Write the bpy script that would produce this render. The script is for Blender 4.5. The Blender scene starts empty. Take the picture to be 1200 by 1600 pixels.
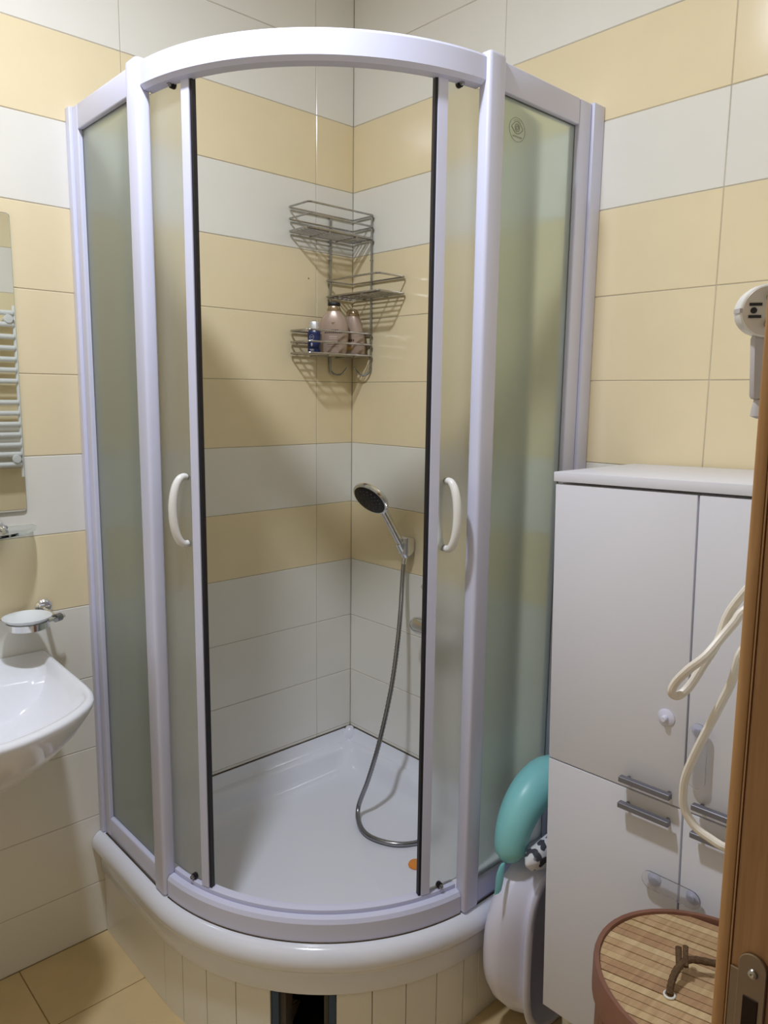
import bpy, bmesh, math, random
from mathutils import Vector, Matrix
random.seed(4)
scene = bpy.context.scene
PI = math.pi
C = scene.collection

# ------------------------------------------------------------------ camera
cam_d = bpy.data.cameras.new('camera')
cam = bpy.data.objects.new('camera', cam_d); C.objects.link(cam); scene.camera = cam
RIGHT = Vector((0.73548, -0.67744, 0.01226)); DOWN = Vector((-0.09458, -0.12057, -0.98819)); FWD = Vector((0.67092, 0.72563, -0.15275))
cam.matrix_world = Matrix(((RIGHT.x, -DOWN.x, -FWD.x, -1.65303), (RIGHT.y, -DOWN.y, -FWD.y, -1.95261),
                           (RIGHT.z, -DOWN.z, -FWD.z, 1.51554), (0, 0, 0, 1)))
cam_d.sensor_fit = 'VERTICAL'; cam_d.sensor_height = 24.0; cam_d.lens = 24.0 * 1178.345 / 1600.0
cam_d.clip_start = 0.02
# ------------------------------------------------------------------ world, exposure
w = bpy.data.worlds.new('world'); scene.world = w; w.use_nodes = True
w.node_tree.nodes['Background'].inputs[0].default_value = (0.80, 0.86, 1.0, 1)
w.node_tree.nodes['Background'].inputs[1].default_value = 0.06
LAMP_WATTS = 34.0
LAMP_COLOR = (0.84, 0.895, 1.0, 1)
scene.view_settings.view_transform = 'Standard'; scene.view_settings.look = 'None'
scene.view_settings.exposure = -0.48; scene.view_settings.gamma = 1.0; scene.view_settings.use_curve_mapping = False
cy = scene.cycles
cy.max_bounces = 9; cy.diffuse_bounces = 5; cy.glossy_bounces = 3; cy.transmission_bounces = 7; cy.transparent_max_bounces = 8
cy.caustics_refractive = True; cy.caustics_reflective = False; cy.blur_glossy = 1.0; cy.sample_clamp_indirect = 0.0
cy.use_denoising = True

# ------------------------------------------------------------------ materials
def srgb(r, g, b):
    f = lambda c: (c/255/12.92) if c/255 <= 0.04045 else ((c/255+0.055)/1.055)**2.4
    return (f(r), f(g), f(b), 1)
def mat(name, col, rough=0.4, metal=0.0, var=0.0, vscale=8.0, bump=0.0, bscale=60.0, trans=0.0, ior=1.45, spec=0.5, coat=0.0, rvar=0.0):
    m = bpy.data.materials.new(name); m.use_nodes = True
    nt = m.node_tree; b = nt.nodes['Principled BSDF']
    b.inputs['Base Color'].default_value = col; b.inputs['Roughness'].default_value = rough
    b.inputs['Metallic'].default_value = metal; b.inputs['IOR'].default_value = ior
    b.inputs['Transmission Weight'].default_value = trans; b.inputs['Specular IOR Level'].default_value = spec
    b.inputs['Coat Weight'].default_value = coat
    tc = nt.nodes.new('ShaderNodeTexCoord')
    if var > 0:
        n = nt.nodes.new('ShaderNodeTexNoise'); n.inputs['Scale'].default_value = vscale; n.inputs['Detail'].default_value = 4
        nt.links.new(tc.outputs['Object'], n.inputs['Vector'])
        r = nt.nodes.new('ShaderNodeValToRGB')
        r.color_ramp.elements[0].position = 0.3; r.color_ramp.elements[1].position = 0.7
        r.color_ramp.elements[0].color = [c*(1-var) for c in col[:3]]+[1]; r.color_ramp.elements[1].color = [min(1, c*(1+var*0.5)) for c in col[:3]]+[1]
        nt.links.new(n.outputs['Fac'], r.inputs['Fac']); nt.links.new(r.outputs['Color'], b.inputs['Base Color'])
    if bump > 0:
        n2 = nt.nodes.new('ShaderNodeTexNoise'); n2.inputs['Scale'].default_value = bscale; n2.inputs['Detail'].default_value = 3
        nt.links.new(tc.outputs['Object'], n2.inputs['Vector'])
        bp = nt.nodes.new('ShaderNodeBump'); bp.inputs['Strength'].default_value = bump; bp.inputs['Distance'].default_value = 0.002
        nt.links.new(n2.outputs['Fac'], bp.inputs['Height']); nt.links.new(bp.outputs['Normal'], b.inputs['Normal'])
    return m
def wood(name, c1, c2, stretch, rough=0.45, scale=18.0):
    m = bpy.data.materials.new(name); m.use_nodes = True
    nt = m.node_tree; b = nt.nodes['Principled BSDF']; b.inputs['Roughness'].default_value = rough
    tc = nt.nodes.new('ShaderNodeTexCoord'); mp = nt.nodes.new('ShaderNodeMapping'); mp.inputs['Scale'].default_value = stretch
    n = nt.nodes.new('ShaderNodeTexNoise'); n.inputs['Scale'].default_value = scale; n.inputs['Detail'].default_value = 6; n.inputs['Distortion'].default_value = 0.6
    r = nt.nodes.new('ShaderNodeValToRGB'); r.color_ramp.elements[0].position = 0.32; r.color_ramp.elements[1].position = 0.68
    r.color_ramp.elements[0].color = c1; r.color_ramp.elements[1].color = c2
    nt.links.new(tc.outputs['Object'], mp.inputs['Vector']); nt.links.new(mp.outputs['Vector'], n.inputs['Vector'])
    nt.links.new(n.outputs['Fac'], r.inputs['Fac']); nt.links.new(r.outputs['Color'], b.inputs['Base Color'])
    return m
def frosted(name, tint, rough, milk):
    m = bpy.data.materials.new(name); m.use_nodes = True
    nt = m.node_tree; nt.nodes.clear()
    N = lambda t: nt.nodes.new(t)
    out = N('ShaderNodeOutputMaterial')
    g = N('ShaderNodeBsdfRefraction'); g.inputs['Color'].default_value = tint; g.inputs['Roughness'].default_value = rough; g.inputs['IOR'].default_value = 1.3
    t = N('ShaderNodeBsdfTranslucent'); t.inputs['Color'].default_value = tint
    d = N('ShaderNodeBsdfDiffuse'); d.inputs['Color'].default_value = tint
    gl = N('ShaderNodeBsdfGlossy'); gl.inputs['Roughness'].default_value = 0.35
    fr = N('ShaderNodeFresnel'); fr.inputs['IOR'].default_value = 1.35
    m0 = N('ShaderNodeMixShader'); m0.inputs['Fac'].default_value = 0.5
    m1 = N('ShaderNodeMixShader'); m1.inputs['Fac'].default_value = milk
    m2 = N('ShaderNodeMixShader')
    nt.links.new(t.outputs[0], m0.inputs[1]); nt.links.new(d.outputs[0], m0.inputs[2])
    nt.links.new(g.outputs[0], m1.inputs[1]); nt.links.new(m0.outputs[0], m1.inputs[2])
    nt.links.new(fr.outputs[0], m2.inputs['Fac']); nt.links.new(m1.outputs[0], m2.inputs[1]); nt.links.new(gl.outputs[0], m2.inputs[2])
    nt.links.new(m2.outputs[0], out.inputs['Surface'])
    return m
def emis(name, col, s):
    m = bpy.data.materials.new(name); m.use_nodes = True
    b = m.node_tree.nodes['Principled BSDF']; b.inputs['Emission Color'].default_value = col; b.inputs['Emission Strength'].default_value = s
    b.inputs['Base Color'].default_value = (.9, .9, .9, 1)
    return m
M = dict(
 tile_white=mat('tile_white', srgb(233, 230, 221), 0.16, var=0.02, vscale=5, bump=0.04, bscale=14),
 tile_yellow=mat('tile_yellow', srgb(236, 220, 183), 0.15, var=0.035, vscale=5, bump=0.04, bscale=14),
 grout=mat('grout', srgb(196, 188, 172), 0.9, var=0.25, vscale=6),
 floor_tile=mat('floor_tile', srgb(212, 188, 142), 0.3, var=0.08, vscale=9, bump=0.05, bscale=25),
 floor_grout=mat('floor_grout', srgb(150, 125, 85), 0.9),
 ceiling=mat('ceiling_paint', srgb(240, 240, 238), 0.9, var=0.02),
 frame=mat('frame_white', srgb(214, 216, 240), 0.32, var=0.01),
 seal=mat('seal_black', srgb(30, 27, 32), 0.5),
 acrylic=mat('acrylic_white', srgb(232, 234, 244), 0.14, var=0.015, vscale=4, coat=0.3),
 ceramic=mat('ceramic_white', srgb(236, 238, 246), 0.1, coat=0.4, var=0.01),
 caulk=mat('caulk', srgb(222, 219, 212), 0.5, var=0.12, vscale=30),
 grime=mat('grime', srgb(84, 70, 52), 0.9, var=0.4, vscale=40),
 chrome=mat('chrome', (0.80, 0.80, 0.80, 1), 0.10, metal=1.0),
 chrome_dull=mat('chrome_dull', (0.46, 0.45, 0.44, 1), 0.24, metal=1.0, var=0.15, vscale=60),
 chrome_dark=mat('chrome_dark', (0.34, 0.34, 0.36, 1), 0.25, metal=1.0),
 black=mat('black_plastic', srgb(26, 25, 27), 0.45, bump=0.3, bscale=300),
 handle_grey=mat('handle_grey', srgb(128, 128, 138), 0.38, metal=0.5),
 painted_highlight=mat('painted_highlight', srgb(216, 170, 122), 0.5),  # highlight of the door frame's bevelled edge, put into the colour
 white_pl=mat('white_plastic', srgb(232, 231, 228), 0.28, var=0.01),
 white_lam=mat('white_laminate', srgb(224, 224, 232), 0.38, var=0.012, vscale=3),
 cab_dark=mat('gap_dark', srgb(96, 96, 98), 0.7),
 mirror=mat('mirror_silver', (0.83, 0.86, 0.84, 1), 0.01, metal=1.0),
 mirror_back=mat('mirror_back', srgb(120, 120, 118), 0.5),
 clear_glass=mat('clear_glass', (0.90, 0.97, 0.95, 1), 0.02, trans=1.0, ior=1.45),
 clear_pl=mat('clear_plastic', (0.93, 0.93, 0.95, 1), 0.10, trans=0.9, ior=1.3),
 frost_pl=mat('frosted_dish', (0.93, 0.95, 0.96, 1), 0.4, trans=0.3, ior=1.35),
 pad=mat('suction_pad', srgb(190, 192, 214), 0.3),
 lav_pl=mat('lavender_white_plastic', srgb(222, 222, 240), 0.3),
 fixed_glass=frosted('frosted_fixed_glass', (0.93, 0.99, 0.95, 1), 0.29, 0.22),
 door_glass=frosted('frosted_door_glass', (0.965, 0.975, 0.95, 1), 0.30, 0.16),
 etch=mat('etched_print', srgb(158, 162, 150), 0.8),
 teal=mat('teal_vinyl', srgb(138, 208, 212), 0.35, var=0.05, vscale=12),
 wood_frame=wood('door_frame_wood', srgb(178, 130, 86), srgb(200, 152, 104), (14, 14, 0.7), 0.42),
 wood_edge=wood('door_edge_wood', srgb(196, 146, 94), srgb(212, 164, 110), (14, 14, 0.7), 0.4),
 brass=mat('strike_plate_metal', (0.36, 0.27, 0.19, 1), 0.42, metal=0.7, var=0.1, vscale=30),
 steel=mat('screw_steel', (0.55, 0.53, 0.50, 1), 0.3, metal=1.0),
 dark_hole=mat('dark_hole', srgb(50, 30, 20), 0.8),
 bam_rim=mat('bamboo_rim', srgb(134, 92, 74), 0.45, var=0.12, vscale=20),
 cord=mat('brown_cord', srgb(98, 74, 50), 0.85, var=0.3, vscale=200, bump=0.8, bscale=500),
 cable=mat('cream_cable', srgb(226, 218, 204), 0.4),
 orange=mat('orange_plastic', srgb(226, 140, 58), 0.4),
 navy=mat('navy_bottle', srgb(34, 45, 90), 0.25),
 silver=mat('silver_cap', (0.75, 0.76, 0.82, 1), 0.28, metal=0.9),
 pinkb=mat('rose_bottle', srgb(180, 158, 142), 0.28, metal=0.2, var=0.04),
 goldb=mat('gold_cap', srgb(160, 138, 110), 0.22, metal=0.6),
 print_dark=mat('print_dark', srgb(84, 52, 54), 0.5),
 print_pale=mat('print_pale', srgb(212, 196, 190), 0.5),
 print_gold=mat('print_gold', srgb(206, 172, 104), 0.4),
 blue_edge=mat('blue_foam', srgb(70, 84, 108), 0.8, var=0.1),
 shade_in=mat('painted_shade', srgb(36, 30, 26), 0.9),  # shade inside the plinth opening, put into the colour
 mortar=mat('mortar', srgb(96, 90, 82), 0.95, var=0.2),
 radiator=mat('radiator_white', srgb(226, 228, 228), 0.25),
 plug_face=mat('plug_face', srgb(214, 204, 190), 0.4),
 plug_grey=mat('plug_grey', srgb(188, 182, 182), 0.4),
)
BAM = [wood('bamboo_%d' % i, srgb(*a), srgb(*b), (2, 20, 20), 0.5, 6.0) for i, (a, b) in enumerate(
    [((176, 142, 104), (196, 164, 124)), ((186, 156, 114), (204, 176, 134)), ((164, 128, 94), (184, 148, 110)), ((194, 166, 124), (212, 186, 144))])]

# ------------------------------------------------------------------ mesh helpers
class MB:
    def __init__(s): s.v = []; s.f = []; s.sm = []
    def add(s, vs, fs, smooth=False):
        o = len(s.v); s.v += [tuple(x) for x in vs]; s.f += [tuple(i+o for i in f) for f in fs]; s.sm += [smooth]*len(fs)
    def box(s, x0, x1, y0, y1, z0, z1, bev=0.0, seg=2):
        x0, x1 = min(x0, x1), max(x0, x1); y0, y1 = min(y0, y1), max(y0, y1); z0, z1 = min(z0, z1), max(z0, z1)
        bm = bmesh.new(); bmesh.ops.create_cube(bm, size=1.0)
        for v in bm.verts: v.co = Vector(((x0+x1)/2+v.co.x*(x1-x0), (y0+y1)/2+v.co.y*(y1-y0), (z0+z1)/2+v.co.z*(z1-z0)))
        if bev > 0: bmesh.ops.bevel(bm, geom=list(bm.edges), offset=min(bev, .49*min(x1-x0, y1-y0, z1-z0)), segments=seg, affect='EDGES', profile=0.5)
        bm.verts.index_update()
        s.add([v.co for v in bm.verts], [[v.index for v in f.verts] for f in bm.faces]); bm.free(); return s
    def tube(s, pts, r, n=10, closed=False, caps=True):
        pts = [Vector(p) for p in pts]; N = len(pts); rs = r if isinstance(r, (list, tuple)) else [r]*N
        up = None; vs = []
        for i, p in enumerate(pts):
            a = pts[(i-1) % N] if (closed or i > 0) else pts[i]; b = pts[(i+1) % N] if (closed or i < N-1) else pts[i]
            t = (b-a).normalized()
            if up is None:
                up = Vector((0, 0, 1)) if abs(t.z) < .9 else Vector((1, 0, 0))
            u = (up - t*up.dot(t)); u = u.normalized() if u.length > 1e-6 else t.orthogonal().normalized(); up = u; v = t.cross(u)
            vs += [p + (u*math.cos(2*PI*k/n) + v*math.sin(2*PI*k/n))*rs[i] for k in range(n)]
        fs = []
        for i in range(N if closed else N-1):
            j = (i+1) % N
            off = 0
            if closed and j == 0:   # best rotational match
                off = min(range(n), key=lambda o: (Vector(vs[i*n])-Vector(vs[o])).length)
            fs += [(i*n+k, i*n+(k+1) % n, j*n+(k+1+off) % n, j*n+(k+off) % n) for k in range(n)]
        s.add(vs, fs, True)
        if caps and not closed:
            s.add(vs[:n], [tuple(range(n))[::-1]]); s.add(vs[-n:], [tuple(range(n))])
        return s
    def lathe(s, prof, n=32, origin=(0, 0, 0), axis=(0, 0, 1), sx=1.0, sy=1.0, xdir=None, smooth=True):
        a = Vector(axis).normalized(); u = Vector(xdir) if xdir else a.orthogonal(); u = (u - a*u.dot(a)).normalized(); v = a.cross(u); o = Vector(origin)
        vs = []; P = len(prof)
        for (r, h) in prof:
            vs += [o + a*h + (u*math.cos(2*PI*k/n)*sx + v*math.sin(2*PI*k/n)*sy)*r for k in range(n)]
        fs = [(i*n+k, i*n+(k+1) % n, (i+1)*n+(k+1) % n, (i+1)*n+k) for i in range(P-1) for k in range(n)]
        if prof[0][0] > 1e-6: fs.append(tuple(range(n))[::-1])
        if prof[-1][0] > 1e-6: fs.append(tuple((P-1)*n+k for k in range(n)))
        s.add(vs, fs, smooth); return s
    def loops(s, L, cap0=True, cap1=True, smooth=True, closed=True):
        n = len(L[0]); vs = [p for l in L for p in l]
        m = n if closed else n-1
        s.add(vs, [(i*n+k, i*n+(k+1) % n, (i+1)*n+(k+1) % n, (i+1)*n+k) for i in range(len(L)-1) for k in range(m)], smooth)
        if cap0: s.add(L[0], [tuple(range(n))[::-1]], smooth)
        if cap1: s.add(L[-1], [tuple(range(n))], smooth)
        return s
    def build(s, name, m, parent=None, smooth=None, auto=35, weld=True):
        me = bpy.data.meshes.new(name); me.from_pydata(s.v, [], s.f)
        bm = bmesh.new(); bm.from_mesh(me)
        if weld: bmesh.ops.remove_doubles(bm, verts=bm.verts, dist=1e-6)
        bmesh.ops.recalc_face_normals(bm, faces=bm.faces)
        for e in bm.edges:
            e.smooth = not (len(e.link_faces) == 2 and e.calc_face_angle(0) > math.radians(auto))
        for f in bm.faces: f.smooth = True
        bm.to_mesh(me); bm.free()
        me.materials.append(M[m] if isinstance(m, str) else m)
        return link(name, me, parent)
def link(name, me, parent=None):
    o = bpy.data.objects.new(name, me); C.objects.link(o)
    if parent is not None: o.parent = parent
    return o
def tag(o, label, cat, group=None):
    o['label'] = label; o['category'] = cat
    if group: o['group'] = group
    return o
def thing(name, label, cat, loc=(0, 0, 0), rot=(0, 0, 0), group=None):
    o = bpy.data.objects.new(name, None); C.objects.link(o); o.location = loc; o.rotation_euler = rot; o.empty_display_size = 0.05
    return tag(o, label, cat, group)
def struct(o): o['kind'] = 'structure'; return o
def smoothpath(pts, sub=6):
    P = [Vector(p) for p in pts]; out = []
    for i in range(len(P)-1):
        p0 = P[max(i-1, 0)]; p1 = P[i]; p2 = P[i+1]; p3 = P[min(i+2, len(P)-1)]
        for k in range(sub):
            t = k/sub
            out.append(0.5*((2*p1)+(p2-p0)*t+(2*p0-5*p1+4*p2-p3)*t*t+(3*p1-p0-3*p2+p3)*t**3))
    out.append(P[-1]); return out

# ------------------------------------------------------------------ room shell
CEIL = 2.85; XL = -2.30; YF = -1.84; Z1 = 2.357; J = 0.0018; T = 0.008
ROWZ = [Z1+0.2*k for k in (2, 1)] + [Z1-0.2*k for k in range(12)]      # joint heights, top to bottom
def row_color(zmid):
    k = (Z1 - zmid)/0.2      # 0..1 first yellow row
    if 0 < k < 1 or 2 < k < 5 or 6 < k < 7: return 'tile_yellow'
    return 'tile_white'
rows = []
zs = [CEIL] + [z for z in ROWZ if z < CEIL] + [0.0]
for a, b in zip(zs[:-1], zs[1:]): rows.append((b, a))
tile_cache = {}
def tile_mesh(wd, ht, m, th=T, bev=0.0012):
    key = (round(wd, 4), round(ht, 4), m)
    if key not in tile_cache:
        mb = MB(); mb.box(-wd/2, wd/2, -th, 0, -ht/2, ht/2, bev, 1)
        me = bpy.data.meshes.new('tile'); me.from_pydata(mb.v, [], mb.f); me.materials.append(M[m]); me.update(); tile_cache[key] = me
    return tile_cache[key]
def tile_wall(parent, edges, place, rz, skip=None):
    for (z0, z1) in rows:
        for a, b in zip(edges[:-1], edges[1:]):
            if skip and skip(a, b, z0, z1): continue
            o = link('tile', tile_mesh(b-a-J, z1-z0-J, row_color((z0+z1)/2)), parent)
            o.location = place((a+b)/2, (z0+z1)/2); o.rotation_euler = (0, 0, rz)
# back wall (y = 0): tile local -y faces the room.
wall_back = struct(MB().box(XL-.1, .1, .0016, .10, -.05, CEIL).build('wall_back', 'grout'))
tile_wall(wall_back, [XL, -1.984, -1.374, -.764, -.149, 0.0], lambda c, z: (c, T, z), 0)
wall_right = struct(MB().box(.0016, .10, -1.96, .0016, -.05, CEIL).build('wall_right', 'grout'))
tile_wall(wall_right, [-1.84, -1.804, -1.204, -.604, 0.0], lambda c, z: (T, c, z), -PI/2)
wall_left = struct(MB().box(XL-.10, XL-.0016, -1.96, .0016, -.05, CEIL).build('wall_left', 'grout'))
tile_wall(wall_left, [-1.84, -1.2, -.6, 0.0], lambda c, z: (XL-T, c, z), PI/2)
# front wall with the doorway the camera stands in (x -2.08 .. -1.27)
DX0, DX1, DH = -2.10, -1.235, 2.05
fw = MB(); fw.box(XL-.1, DX0, -1.96, YF-.0016, -.05, CEIL); fw.box(DX1, .1, -1.96, YF-.0016, -.05, CEIL); fw.box(DX0, DX1, -1.96, YF-.0016, DH, CEIL)
wall_front = struct(fw.build('wall_front', 'grout'))
tile_wall(wall_front, [DX1, -.8, -.2, 0.0], lambda c, z: (c, YF-T, z), PI)
tile_wall(wall_front, [XL, DX0], lambda c, z: (c, YF-T, z), PI)
for (z0, z1) in rows:
    if z0 >= DH-.12:
        zz0 = max(z0, DH)
        o = link('tile', tile_mesh(DX1-DX0-J, z1-zz0-J, row_color((z0+z1)/2)), wall_front); o.location = ((DX0+DX1)/2, YF-T, (zz0+z1)/2); o.rotation_euler = (0, 0, PI)
floor = struct(MB().box(XL-.1, .1, -2.6, .0065, -.10, -.0012).build('floor', 'floor_grout'))
fx = [XL, -1.80, -1.47, -1.14, -.81, -.48, -.15, 0.0]; fy = [-1.84, -1.56, -1.23, -.90, -.57, -.24, 0.0]
fcache = {}
for a, b in zip(fx[:-1], fx[1:]):
    for c, d in zip(fy[:-1], fy[1:]):
        key = (round(b-a, 3), round(d-c, 3))
        if key not in fcache:
            mb = MB(); mb.box(-(b-a)/2+.0015, (b-a)/2-.0015, -(d-c)/2+.0015, (d-c)/2-.0015, -.008, 0, .001, 1)
            me = bpy.data.meshes.new('tile'); me.from_pydata(mb.v, [], mb.f); me.materials.append(M['floor_tile']); fcache[key] = me
        o = link('tile', fcache[key], floor); o.location = ((a+b)/2, (c+d)/2, 0)
MB().lathe([(0, 0), (.0022, 0), (.0018, .0006), (0, .0006)], 10, (-.18, -.0001, 1.873), (0, -1, 0)).build('drill_hole', 'dark_hole', wall_back)
ceiling = struct(MB().box(XL-.1, .1, -1.96, .1, CEIL, CEIL+.08).build('ceiling', 'ceiling'))

# ceiling lamp (its own light)
lamp = thing('ceiling_lamp', 'round white glass ceiling lamp lighting the bathroom', 'lamp', (-1.27, -.90, CEIL))
MB().lathe([(0, 0), (.085, 0), (.088, -.006), (.085, -.016), (.06, -.018), (0, -.018)], 36).build('lamp_base', 'white_pl', lamp)
MB().lathe([(.070, -.018), (.074, -.03), (.070, -.040), (.060, -.044), (0.0, -.044)], 36).build('lamp_shade', emis('lamp_glow', LAMP_COLOR, 6.0), lamp)
ld = bpy.data.lights.new('lamp_light', 'AREA'); ld.shape = 'DISK'; ld.size = .13; ld.energy = LAMP_WATTS; ld.color = LAMP_COLOR[:3]
lo = bpy.data.objects.new('lamp_light', ld); C.objects.link(lo); lo.parent = lamp; lo.location = (0, 0, -.046)

# ------------------------------------------------------------------ shower plinth
AX = AY = -.35; RR = .55
def arc(ang, r): return (AX - r*math.cos(math.radians(ang)), AY - r*math.sin(math.radians(ang)))
PZ = .184
plinth = thing('shower_plinth', 'curved tiled plinth under the shower tray with a dark access opening', 'plinth')
def arc_box(mb, a0, a1, r0, r1, z0, z1, n=4):
    L = []
    for i in range(n+1):
        a = a0+(a1-a0)*i/n; p = arc(a, r1); q = arc(a, r0); L.append([(p[0], p[1], z0), (p[0], p[1], z1), (q[0], q[1], z1), (q[0], q[1], z0)])
    mb.loops(L); return mb
core = MB()
arc_box(core, 0, 35.5, .52, .5455, 0, PZ-.002, 12); arc_box(core, 51.1, 90, .52, .5455, 0, PZ-.002, 12)
core.box(-.8955, -.87, -.35, -.001, 0, PZ-.002); core.box(-.35, -.001, -.8955, -.87, 0, PZ-.002)
core.build('mortar_core', 'mortar', plinth)
bounds = [0.9, 9.3, 17.8, 26.5, 35.5]; bounds2 = [51.1, 59.6, 68.0, 76.3, 84.7, 90]
for B in (bounds, bounds2):
    for a, b in zip(B[:-1], B[1:]):
        arc_box(MB(), a+.1, b-.1, .5455, .553, 0, PZ).build('tile', 'tile_white', plinth)
MB().box(-.903, -.8955, -.357, -.001, 0, PZ, .001, 1).build('tile', 'tile_white', plinth)
for a, b in ((-.35, -.20), (-.20, -.001)):
    MB().box(a+.001, b-.001, -.903, -.8955, 0, PZ, .001, 1).build('tile', 'tile_white', plinth)
arc_box(MB(), 35.6, 37.3, .50, .548, 0, PZ-.003).build('blue_edge_strip', 'blue_edge', plinth)
arc_box(MB(), 49.4, 51.0, .50, .548, 0, PZ-.003).build('blue_edge_strip', 'blue_edge', plinth)
arc_box(MB(), 37.4, 38.8, .48, .538, 0, PZ-.01).build('brick_edge', 'mortar', plinth)
arc_box(MB(), 48.2, 49.3, .48, .538, 0, PZ-.01).build('brick_edge', 'mortar', plinth)
arc_box(MB(), 30.0, 57.0, .36, .37, 0, PZ-.01).build('recess_shade_back', 'shade_in', plinth)  # depth of the opening painted dark in place of shade
arc_box(MB(), 37.4, 49.3, .37, .545, .0005, .003).build('recess_shade_sheet', 'shade_in', plinth)  # added dark sheet over the floor, painted shade of the opening

# ------------------------------------------------------------------ shower tray
TZ = .312
def tray_loop(e, wn, z, rc=.02):
    P = []
    ns, na, nc = 8, 36, 6
    R = RR+e
    for i in range(ns): P.append((AX-R, -wn + (AY+wn)*i/ns, z))
    for i in range(na+1): p = arc(90*i/na, R); P.append((p[0], p[1], z))
    for i in range(1, ns+1): P.append((AX + (-wn-AX)*i/ns, AY-R, z))
    for i in range(1, ns): P.append((-wn, AY-R + (-wn-rc - (AY-R))*i/ns, z))
    for i in range(nc+1):
        t = PI/2*i/nc; P.append((-wn-rc+rc*math.cos(t), -wn-rc+rc*math.sin(t), z))
    for i in range(1, ns): P.append((-wn-rc + (AX-R+wn+rc)*i/ns, -wn, z))
    return P
tray = thing('shower_tray', 'white acrylic quadrant shower tray with a rounded lip', 'shower tray')
tl = [(.006, .002, PZ+.001, .003), (.010, .002, PZ+.006, .003), (.011, .002, .232, .003), (.012, .002, .243, .003), (.018, .002, .248, .003), (.027, .002, .256, .003), (.033, .002, .268, .003),
      (.034, .002, .282, .003), (.030, .002, .296, .003), (.020, .002, .307, .003), (.008, .002, .312, .003), (-.01, .01, .3135, .003), (-.042, .045, .3135, .02), (-.052, .055, .309, .03), (-.060, .064, .297, .04),
      (-.072, .078, .268, .06), (-.085, .092, .252, .07), (-.11, .12, .245, .08), (-.15, .16, .2435, .08)]
TLp = [tray_loop(*t) for t in tl]
for sc_ in (.7, .4, .15): TLp.append([(-.43+(p[0]+.43)*sc_, -.43+(p[1]+.43)*sc_, .2405+.003*sc_) for p in tray_loop(*tl[-1])])
tm = MB(); tm.loops(TLp, cap0=False, cap1=True)
tray_basin = tm.build('basin', 'acrylic', tray, auto=60)
# sealing strips along the two tiled walls
for nm, a in (('x', 0), ('y', 1)):
    prof = [(0.0005, TZ+.034), (.006, TZ+.034), (.012, TZ+.022), (.024, TZ+.008), (.031, TZ+.0025), (.031, TZ), (.0005, TZ)]
    L = []
    for t in (-.865, -.031):
        L.append([((t, -d, z) if a == 0 else (-d, t, z)) for d, z in prof])
    MB().loops(L).build('sealing_strip', 'acrylic', tray)
MB().lathe([(0, .040), (.012, .038), (.022, .028), (.028, .012), (.031, 0), (0, 0)], 20, (-.014, -.014, TZ-.001)).build('corner_cap', 'acrylic', tray)
for a in (0, 1):     # dark grime line where the strip meets the tiles
    b = (-.865, -.002, -.003, -.0004, TZ+.033, TZ+.037)
    if a == 0: MB().box(*b).build('sealant_line', 'grime', tray)
    else: MB().box(b[2], b[3], b[0], b[1], b[4], b[5]).build('sealant_line', 'grime', tray)

# ------------------------------------------------------------------ shower enclosure
enc = thing('shower_enclosure', 'white framed quadrant shower cabin with frosted glass and open sliding doors', 'shower cabin')
ZT, ZB = 2.186, .313
def mir(x0, x1, y0, y1, side): return (x0, x1, y0, y1) if side == 0 else (y0, y1, x0, x1)
glass_f = []
for side in (0, 1):
    def bx(name, m, x0, x1, y0, y1, z0, z1, bev=.003, parent=enc):
        a = mir(x0, x1, y0, y1, side); return MB().box(*a, z0, z1, bev, 3).build(name, m, parent, auto=50)
    c0, c1, st, p0, p1 = ((-.0006, -.024, -.056, -.3365, -.388), (-.0008, -.044, -.092, -.3665, -.418))[side]
    bx('wall_channel', 'frame', -.910, -.868, c1, c0, ZB+.001, ZT+.002, .002)
    bx('panel_stile', 'frame', -.903, -.872, st, c1-.0005, ZB+.001, ZT, .003)
    bx('top_rail', 'frame', -.903, -.872, p0+.0005, st-.0005, ZT-.056, ZT, .003)
    bx('bottom_rail', 'frame', -.903, -.872, p0+.0005, st-.0005, ZB+.001, ZB+.058, .006)
    bx('post', 'frame', -.911, -.879, p1, p0, ZB+.0005, ZT+.008, .008)
    glass_f.append(bx('fixed_glass', 'fixed_glass', -.892, -.887, p0-.0005, st, ZB+.057, ZT-.055, 0))
    bx('glass_gasket', 'cab_dark', -.8925, -.8865, p0+.0005, st-.0005, ZT-.0575, ZT-.0555, 0)
    bx('sealant_line', 'grime', -.906, -.903, p0, -.03, ZB-.0005, ZB+.0015, 0)
def arc_sweep(prof, a0, a1, n=40):
    L = []
    for i in range(n+1):
        a = a0+(a1-a0)*i/n; L.append([(*arc(a, r), z) for r, z in prof])
    return MB().loops(L)
A0, A1 = 4.15, 82.8
arc_sweep([(.554, ZT-.048), (.554, ZT-.006), (.549, ZT), (.512, ZT), (.512, ZT-.05), (.526, ZT-.058), (.546, ZT-.056)], A0, A1).build('curved_top_rail', 'frame', enc, auto=28)
arc_sweep([(.554, ZB+.001), (.554, ZB+.044), (.549, ZB+.053), (.536, ZB+.056), (.5355, ZB+.053), (.5335, ZB+.053), (.533, ZB+.064), (.528, ZB+.066), (.514, ZB+.066), (.512, ZB+.06), (.512, ZB+.001)], A0, A1).build('curved_bottom_rail', 'frame', enc, auto=28)
arc_sweep([(.556, ZB-.001), (.556, ZB+.0015), (.552, ZB+.0015), (.552, ZB-.001)], A0, A1).build('sealant_line', 'grime', enc)
def refl_ang(a, side): return a if side == 0 else 90-a
DR = .521
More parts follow.
